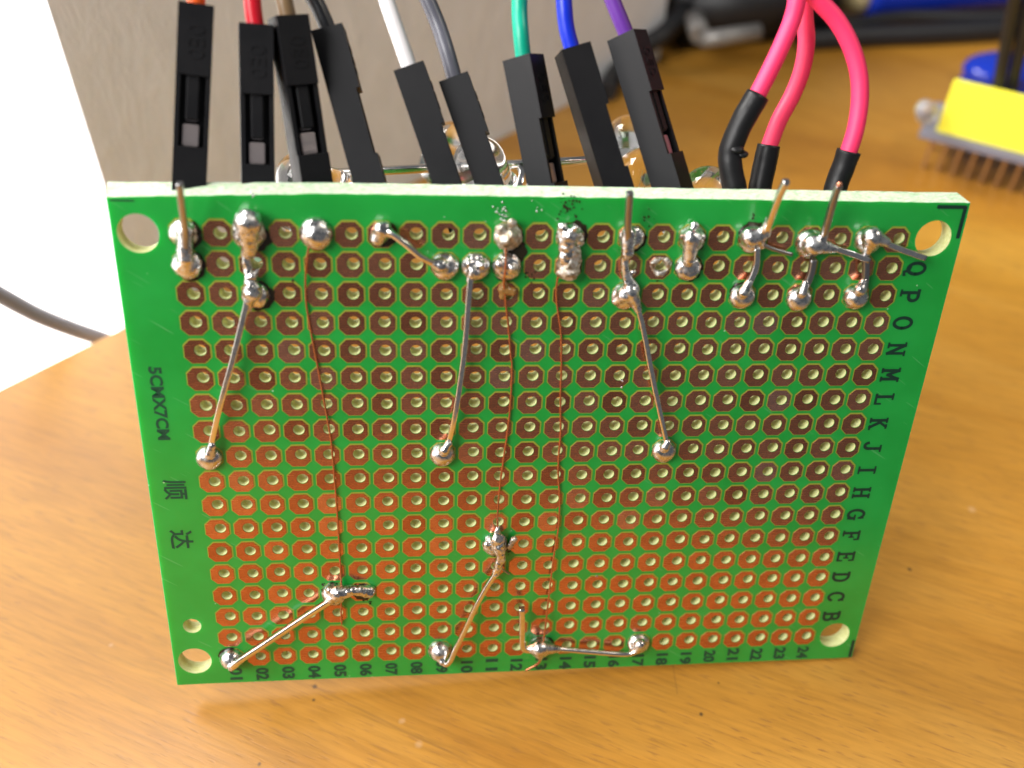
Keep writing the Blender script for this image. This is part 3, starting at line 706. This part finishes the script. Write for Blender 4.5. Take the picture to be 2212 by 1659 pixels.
me_emb = text_me('0E0', 0.17, 0.0, 0.006); me_emb.transform(Matrix.Rotation(math.pi, 4, 'Z') @ Matrix.Rotation(math.pi / 2, 4, 'X') @ Matrix.Rotation(-math.pi / 2, 4, 'Z'))
me_emb.transform(Matrix.Translation((0, HW / 2, -0.27))); me_emb.materials.append(M_plastic)
def jumper(color, label, top, bot, zt, zb, roll, wire, wr=0.066):
    a, b = dep(*top, zt), dep(*bot, zb)
    axis = (a - b).normalized()                          # up along the housing
    a = b + axis * max((a - b).length, HLEN) if False else a
    view = (CW - a); fr = (view - view.dot(axis) * axis).normalized()
    fr = Matrix.Rotation(math.radians(roll), 3, axis) @ fr     # +y: the latch side
    sd = fr.cross(axis)
    M3 = Matrix((sd, fr, axis)).transposed().to_4x4()
    base = a - axis * HLEN
    t = thing('jumper_lead', label, 'jumper wire', mw=Matrix.Translation(base) @ M3, group='jumper leads plugged in behind the board')
    up_ = Vector((0, 0, HLEN))
    hs = add('connector_housing', me_house, t); hs.location = up_
    for n_, me in (('latch_tongue', me_tongue), ('metal_contact', me_contact), ('embossed_mark', me_emb)):
        o = add(n_, me, hs)
    inv = (Matrix.Translation(base) @ M3).inverted()
    pts = [a - axis * 0.14, a - axis * 0.02] + [dep(x, y, z) for x, y, z in wire]
    bm = bmesh.new(); tube(bm, [inv @ p for p in catmull(pts, 10)], wr, 20)
    add('wire', bm_me(bm, 'wire'), t, [M_ins[color]])
    return t
S_ = 'connector of the %s jumper wire, %s'
jumper('orange', 'black connector on an orange jumper wire, leftmost and showing its metal latch', (424, 10), (409, 392), 7.18, 7.50, 0, [(424, -60, 7.1), (430, -200, 7.0)])
jumper('red', 'black connector on a red jumper wire, metal latch showing, second from left', (552, 55), (557, 392), 7.35, 7.62, 2, [(545, 0, 7.3), (540, -120, 7.2)])
jumper('brown', 'black connector on a brown jumper wire, latch showing, third from left', (622, 36), (676, 394), 7.40, 7.75, 17, [(610, -20, 7.35), (590, -150, 7.3)])
jumper('black', 'black connector on a black jumper wire, fourth from left', (710, 66), (800, 395), 7.70, 7.85, 86, [(690, 20, 7.65), (660, -40, 7.6), (610, -180, 7.5)])
jumper('white', 'black connector on a white jumper wire', (885, 147), (970, 395), 7.85, 8.0, 88, [(862, 80, 7.8), (835, 0, 7.75), (800, -120, 7.7)])
jumper('grey', 'black connector on a grey jumper wire, beside the white one', (982, 171), (1061, 398), 8.05, 8.15, 88, [(965, 110, 8.0), (945, 50, 8.0), (915, -20, 7.95), (860, -140, 7.9)])
jumper('green', 'black connector on a green jumper wire', (1130, 124), (1183, 400), 7.85, 8.05, 63, [(1125, 70, 7.8), (1122, 10, 7.8), (1125, -120, 7.7)])
jumper('blue', 'black connector on a blue jumper wire', (1236, 107), (1326, 402), 7.9, 8.05, 108, [(1224, 60, 7.85), (1218, 0, 7.8), (1210, -120, 7.75)])
jumper('purple', 'black connector on a purple jumper wire, rightmost of the connectors', (1354, 76), (1452, 402), 7.95, 8.1, 66, [(1335, 30, 7.9), (1310, -30, 7.85), (1270, -120, 7.8)])

# ------------------------------------------------------------------ three red leads with heat shrink
def red_lead(mcol, label, sl, wire, z0, rs=.100, rw=.073):
    pts = [dep(x, y, z) for x, y, z in sl]; base = pts[0].copy()
    t = thing('red_lead', label, 'wire', base, 'red leads soldered at the right')
    bm = bmesh.new(); tube(bm, [p - base for p in catmull(pts, 8)], rs, 24, jitter=.06)
    if len(pts) > 5: blob(bm, dep(1604, 333, 8.03) - base, .045, (.05, .045, .03)); blob(bm, dep(1592, 322, 7.99) - base, .05, (.06, .05, .03))
    add('heat_shrink', bm_me(bm, 'heat_shrink'), t, [M_shrink])
    w = [pts[-1].lerp(pts[-2], 0.25)] + [dep(x, y, z) for x, y, z in wire]
    bm = bmesh.new(); tube(bm, [p - base for p in catmull(w, 10)], rw, 20)
    add('wire', bm_me(bm, 'wire'), t, [mcol])
red_lead(M_ins['pink'], 'pink-red wire in a kinked black sleeve, leftmost of three', [(1604, 470, 8.2), (1590, 420, 8.15), (1579, 365, 8.1), (1577, 335, 8.08), (1583, 310, 8.05), (1604, 262, 8.0), (1637, 205, 7.95)], [(1664, 150, 7.9), (1690, 95, 7.85), (1712, 40, 7.8), (1722, -10, 7.75), (1728, -120, 7.7)], 8)
red_lead(M_ins['crimson'], 'darker red wire in a straight black sleeve, middle of three', [(1635, 470, 8.4), (1641, 410, 8.38), (1651, 360, 8.35), (1661, 313, 8.3)], [(1682, 262, 8.28), (1712, 205, 8.25), (1733, 150, 8.2), (1742, 90, 8.15), (1738, 30, 8.1), (1735, -100, 8.0)], 8)
red_lead(M_ins['pink'], 'pink-red wire in a black sleeve, rightmost, bowed to the right', [(1790, 470, 8.3), (1807, 400, 8.25), (1822, 360, 8.2), (1834, 326, 8.15)], [(1848, 280, 8.1), (1857, 220, 8.05), (1855, 160, 8.0), (1838, 100, 7.95), (1808, 45, 7.9), (1770, 2, 7.85), (1740, -40, 7.8), (1725, -130, 7.75)], 8)
# heat shrink fold
# ------------------------------------------------------------------ clear LEDs on a wire frame behind the board
fr0 = dep(1030, 380, 9.0); frame = thing('led_frame', 'clear round LEDs joined by thin wires behind the board', 'LED frame', Vector((fr0.x, fr0.y, 0)))
finv = Matrix.Translation(-frame.location)
def led_mesh():
    prof = [(0, .25)] + [(.25 * math.sin(math.radians(a)), .25 * math.cos(math.radians(a))) for a in range(10, 91, 10)] + [(.25, -.30), (.255, -.34), (.29, -.36), (.29, -.44), (.275, -.46), (0, -.46)]
    bm = bmesh.new(); n = 32; rings = []
    for r_, z in prof:
        rings.append([bm.verts.new((0, 0, z))] if r_ == 0 else [bm.verts.new((r_ * math.cos(2 * math.pi * k / n), r_ * math.sin(2 * math.pi * k / n), z)) for k in range(n)])
    for A, B in zip(rings, rings[1:]):
        for k in range(n):
            if len(A) == 1: bm.faces.new((A[0], B[k], B[(k + 1) % n]))
            elif len(B) == 1: bm.faces.new((A[k], B[0], A[(k + 1) % n]))
            else: bm.faces.new((A[k], B[k], B[(k + 1) % n], A[(k + 1) % n]))
    for f in bm.faces: f.smooth = True
    bmesh.ops.recalc_face_normals(bm, faces=bm.faces[:]); return bm_me(bm, 'led_lens')
me_led = led_mesh(); me_led.materials.append(M_glass)
bm = bmesh.new()
box(bm, (-.055, 0, -.42), (.11, .06, .14)); box(bm, (.075, 0, -.40), (.07, .06, .16))
bmesh.ops.create_cone(bm, segments=16, cap_ends=True, radius1=.05, radius2=.085, depth=.09, matrix=Matrix.Translation((-.035, 0, -.20))); box(bm, (-.04, 0, -.3), (.06, .05, .14)); box(bm, (.075, 0, -.26), (.04, .04, .2))
for s in (-1, 1): box(bm, (s * .127 * .8, 0, -.72), (.05, .05, .54))
me_lf = bm_me(bm, 'lead_frame'); me_lf.materials.append(M_steel)
for px, py, z, tilt in ((655, 385, 8.8, (0.3, .2)), (715, 420, 9.0, (-.5, 1.0)), (1036, 352, 9.0, (.2, -.3)), (975, 312, 10.6, (.4, .2)), (1388, 378, 8.8, (-.4, .2)), (1358, 300, 10.2, (.3, -.2)), (1528, 418, 8.75, (.1, .3))):
    o = add('led', me_led, frame); q = dep(px, py, z); o.matrix_local = finv @ Matrix.Translation(q) @ Matrix.Rotation(tilt[0], 4, 'X') @ Matrix.Rotation(tilt[1], 4, 'Y')
    add('lead_frame', me_lf, o)
def fw(pts, r=.034):
    bm = bmesh.new(); tube(bm, [finv @ dep(*p) for p in pts], r, 8, True); add('frame_wire', bm_me(bm, 'frame_wire'), frame, [M_tin])
fw([(700, 375, 9.2), (860, 367, 9.25), (960, 362, 9.3)]); fw([(960, 362, 9.3), (1130, 354, 9.3), (1330, 344, 9.25)])
fw([(1122, 352, 9.3), (1128, 375, 9.25), (1118, 420, 9.1)], .03); fw([(740, 376, 9.0), (735, 420, 8.9)], .025)

# ------------------------------------------------------------------ things further back
# yellow topped module on pins at the right
YZ = 15.6
zb_ = 0.78; a0 = tab(2021, 284, zb_)
b0 = tab(2212, 334, zb_); xr = (b0 - a0); xr.z = 0; xr.normalize(); bk = Vector((-xr.y, xr.x, 0))
dv = RW @ ray_b(2067, 176)                                  # height of the front face
best = min(((CW + dv * s - a0).dot(xr) ** 2 + (CW + dv * s - a0).dot(bk) ** 2, (CW + dv * s).z - zb_) for s in [12 + k * .01 for k in range(1200)])
YH = best[1]
mw = Matrix.Translation((a0.x, a0.y, 0)) @ Matrix((xr, bk, Vector((0, 0, 1)))).transposed().to_4x4()
mod = thing('pin_module', 'yellow block on a grey strip with rows of pins, at the right', 'electronic module', mw=mw)
def mpart(name, fn, m, bev=0.0):
    bm = bmesh.new(); fn(bm)
    if bev: bmesh.ops.bevel(bm, geom=bm.edges[:], offset=bev, segments=2, affect='EDGES')
    return add(name, bm_me(bm, name), mod, [m])
mpart('yellow_block', lambda bm: box(bm, (2.5, .06, zb_ + YH / 2 + .003), (5.0, .12, YH)), M_yellow, .015)
mpart('grey_strip', lambda bm: box(bm, (2.4, .55, zb_ - .075), (5.3, 1.3, .15)), M_gstrip, .02)
bm = bmesh.new(); box(bm, (0, 0, (zb_ - .15) / 2 - .0), (.064, .064, zb_ - .15)); bmesh.ops.bevel(bm, geom=bm.edges[:], offset=.012, segments=1, affect='EDGES'); me_pin = bm_me(bm, 'pin'); me_pin.materials.append(M_gold)
for row in range(2):
    for k in range(20):
        o = add('pin', me_pin, mod); o.location = (.0 + k * .254, .10 + row * .76, 0)
ldp = dep(1998, 236, 16.3)
lo = thing('clear_led', 'clear LED poking out left of the yellow block', 'LED', (ldp.x, ldp.y, ldp.z - .3))
me_l2 = me_led.copy(); me_l2.materials.clear(); me_l2.materials.append(M_milky)
o = add('led_lens', me_l2, lo); o.location = (0, 0, .3); o.rotation_euler = (.3, -.9, .3); o.scale = (.65, .65, .65)
# two black wires running up from the module
for k, (x0, x1, lab) in enumerate(((2158, 2188, 'black cable rising behind the yellow block, left of a pair'), (2188, 2222, 'black cable rising behind the yellow block, right of a pair'))):
    pts = [dep(x0 - 6, 215, 16.4), dep(x0, 180, 16.3), dep((x0 + x1) / 2 + 2, 90, 15.6), dep(x1 + 4, 0, 14.8), dep(x1 + 30, -110, 13.8)]
    bm = bmesh.new(); tube(bm, catmull(pts, 8), .105, 16)
    tag(add('black_cable', bm_me(bm, 'black_cable'), None, [M_rubber]), lab, 'cable', 'black cables behind the yellow block')
# blue cap on the table behind the yellow module
q = tab(2140, 190, .0)
cap_ = thing('blue_marker', 'shiny dark blue rounded marker lying behind the yellow block', 'marker', (q.x, q.y, 0))
bm = bmesh.new(); blob(bm, (0.25, .2, .30), 1, (.85, .6, .30)); o = add('dome', bm_me(bm, 'dome'), cap_, [M_blue], True)
bm = bmesh.new(); bmesh.ops.create_cone(bm, segments=32, cap_ends=True, radius1=.75, radius2=.7, depth=.16, matrix=Matrix.Translation((.25, .2, .08)) @ Matrix.Diagonal((1.1, .78, 1, 1))); add('rim', bm_me(bm, 'rim'), cap_, [M_blue])
# blue pen with cream end, far back
pa, pb = tab(1815, -8, .55), tab(2080, -25, .55)
pen = thing('blue_pen', 'blurred blue pen with a cream end lying at the far back', 'pen', (pa.x, pa.y, 0))
d_ = pb - pa; pl = d_.length; tdir = d_.normalized(); o0 = Vector((0, 0, .55))
bm = bmesh.new(); tube(bm, [o0 + tdir * (pl * k / 10 + .55) for k in range(22)], .50, 20); add('barrel', bm_me(bm, 'barrel'), pen, [M_blue])
bm = bmesh.new(); tube(bm, [o0 + tdir * t for t in (-.1, .1, .3, .53)], lambda t: .25 + .2 * t, 16); add('tip', bm_me(bm, 'tip'), pen, [M_tan])
# black adapter with a plug, far back
qa, qb = tab(1450, 122), tab(1800, 94)
ad = (qb - qa); al_ = ad.length; ad.normalize(); an = Vector((-ad.y, ad.x, 0))
mw = Matrix.Translation(qa) @ Matrix((ad, an, Vector((0, 0, 1)))).transposed().to_4x4()
adp = thing('power_adapter', 'blurred black power adapter lying on the table at the back', 'adapter', mw=mw)
bm = bmesh.new(); box(bm, (al_ * .5 + .1, 1.2, .85), (al_ + .1, 2.4, 1.6)); bmesh.ops.bevel(bm, geom=bm.edges[:], offset=.3, segments=5, affect='EDGES'); add('case', bm_me(bm, 'case'), adp, [M_rubber], True)
bm = bmesh.new(); tube(bm, [(-.1, .6, .45), (-.5, .6, .42), (-.9, .6, .36), (-1.3, .55, .32)], lambda t: .30 - .10 * t, 16); add('strain_relief', bm_me(bm, 'strain_relief'), adp, [M_rubber])
bm = bmesh.new()
tube(bm, catmull([(-1.2, .55, .32), (-1.7, .3, .25), (-2.0, -.5, .2), (-2.25, -1.2, .16), (-2.3, -1.9, .14)], 8), .14, 14); add('cord', bm_me(bm, 'cord'), adp, [M_rubber])
# metal plug of a second cable in front of the wall
def cable(name, pts, r, m, label, cat='cable', grp=None):
    bm = bmesh.new(); tube(bm, catmull(pts, 10), r, 14); return tag(add(name, bm_me(bm, name), None, [m]), label, cat, grp)
pl_ = thing('audio_plug', 'blurred metal plug of a cable beside the black adapter', 'plug', tab(1600, 100))
pinv = Matrix.Translation(-pl_.location)
bm = bmesh.new(); tube(bm, [pinv @ p for p in (tab(1515, 85, .9), tab(1560, 80, .95), tab(1640, 68, 1.0))], .17, 16); add('metal_sleeve', bm_me(bm, 'metal_sleeve'), pl_, [M_worn])
bm = bmesh.new(); tube(bm, [pinv @ p for p in (tab(1500, 40, 1.0), tab(1512, 75, .95))], .20, 16); add('plug_tip', bm_me(bm, 'plug_tip'), pl_, [M_worn])
cable('power_cable', [tab(1310, 200, .2), tab(1335, 150, .3), tab(1380, 105, .5), tab(1430, 75, .7), tab(1480, 20, .9), tab(1510, -60, 1.1)], .2, M_rubber, 'blurred dark cord running from the wall foot to the adapter')
cable('power_cable', [tab(1340, 165, .2), tab(1355, 110, .25), tab(1385, 50, .4), tab(1430, 0, .6), tab(1500, -60, .9)], .17, M_rubber, 'blurred dark cord curving up in front of the grey wall')
cable('power_cable', [tab(1730, 88, .2), tab(1850, 80, .2), tab(2000, 74, .2), tab(2150, 66, .2), tab(2320, 50, .2)], .23, M_rubber, 'blurred thick black cord lying across the table at the back right')
cable('power_cable', [tab(1800, 62, .2), tab(1950, 38, .2), tab(2100, 40, .2), tab(2320, 36, .2)], .17, M_rubber, 'blurred thinner black cord behind the thick one at the back right')
# grey cable hanging across the glowing white panel
def onwall(px, py, d):
    v = RW @ ray_b(px, py); t = (E0 + wn_ * d - CW).dot(wn_) / v.dot(wn_); return CW + v * t
cable('grey_cable', [onwall(-120, 570, .5), onwall(0, 637, .5), onwall(80, 680, .5), onwall(160, 712, .5), onwall(235, 738, .45), onwall(300, 775, .4)], .12, M_cable, 'blurred grey cable crossing the bright window at the left')
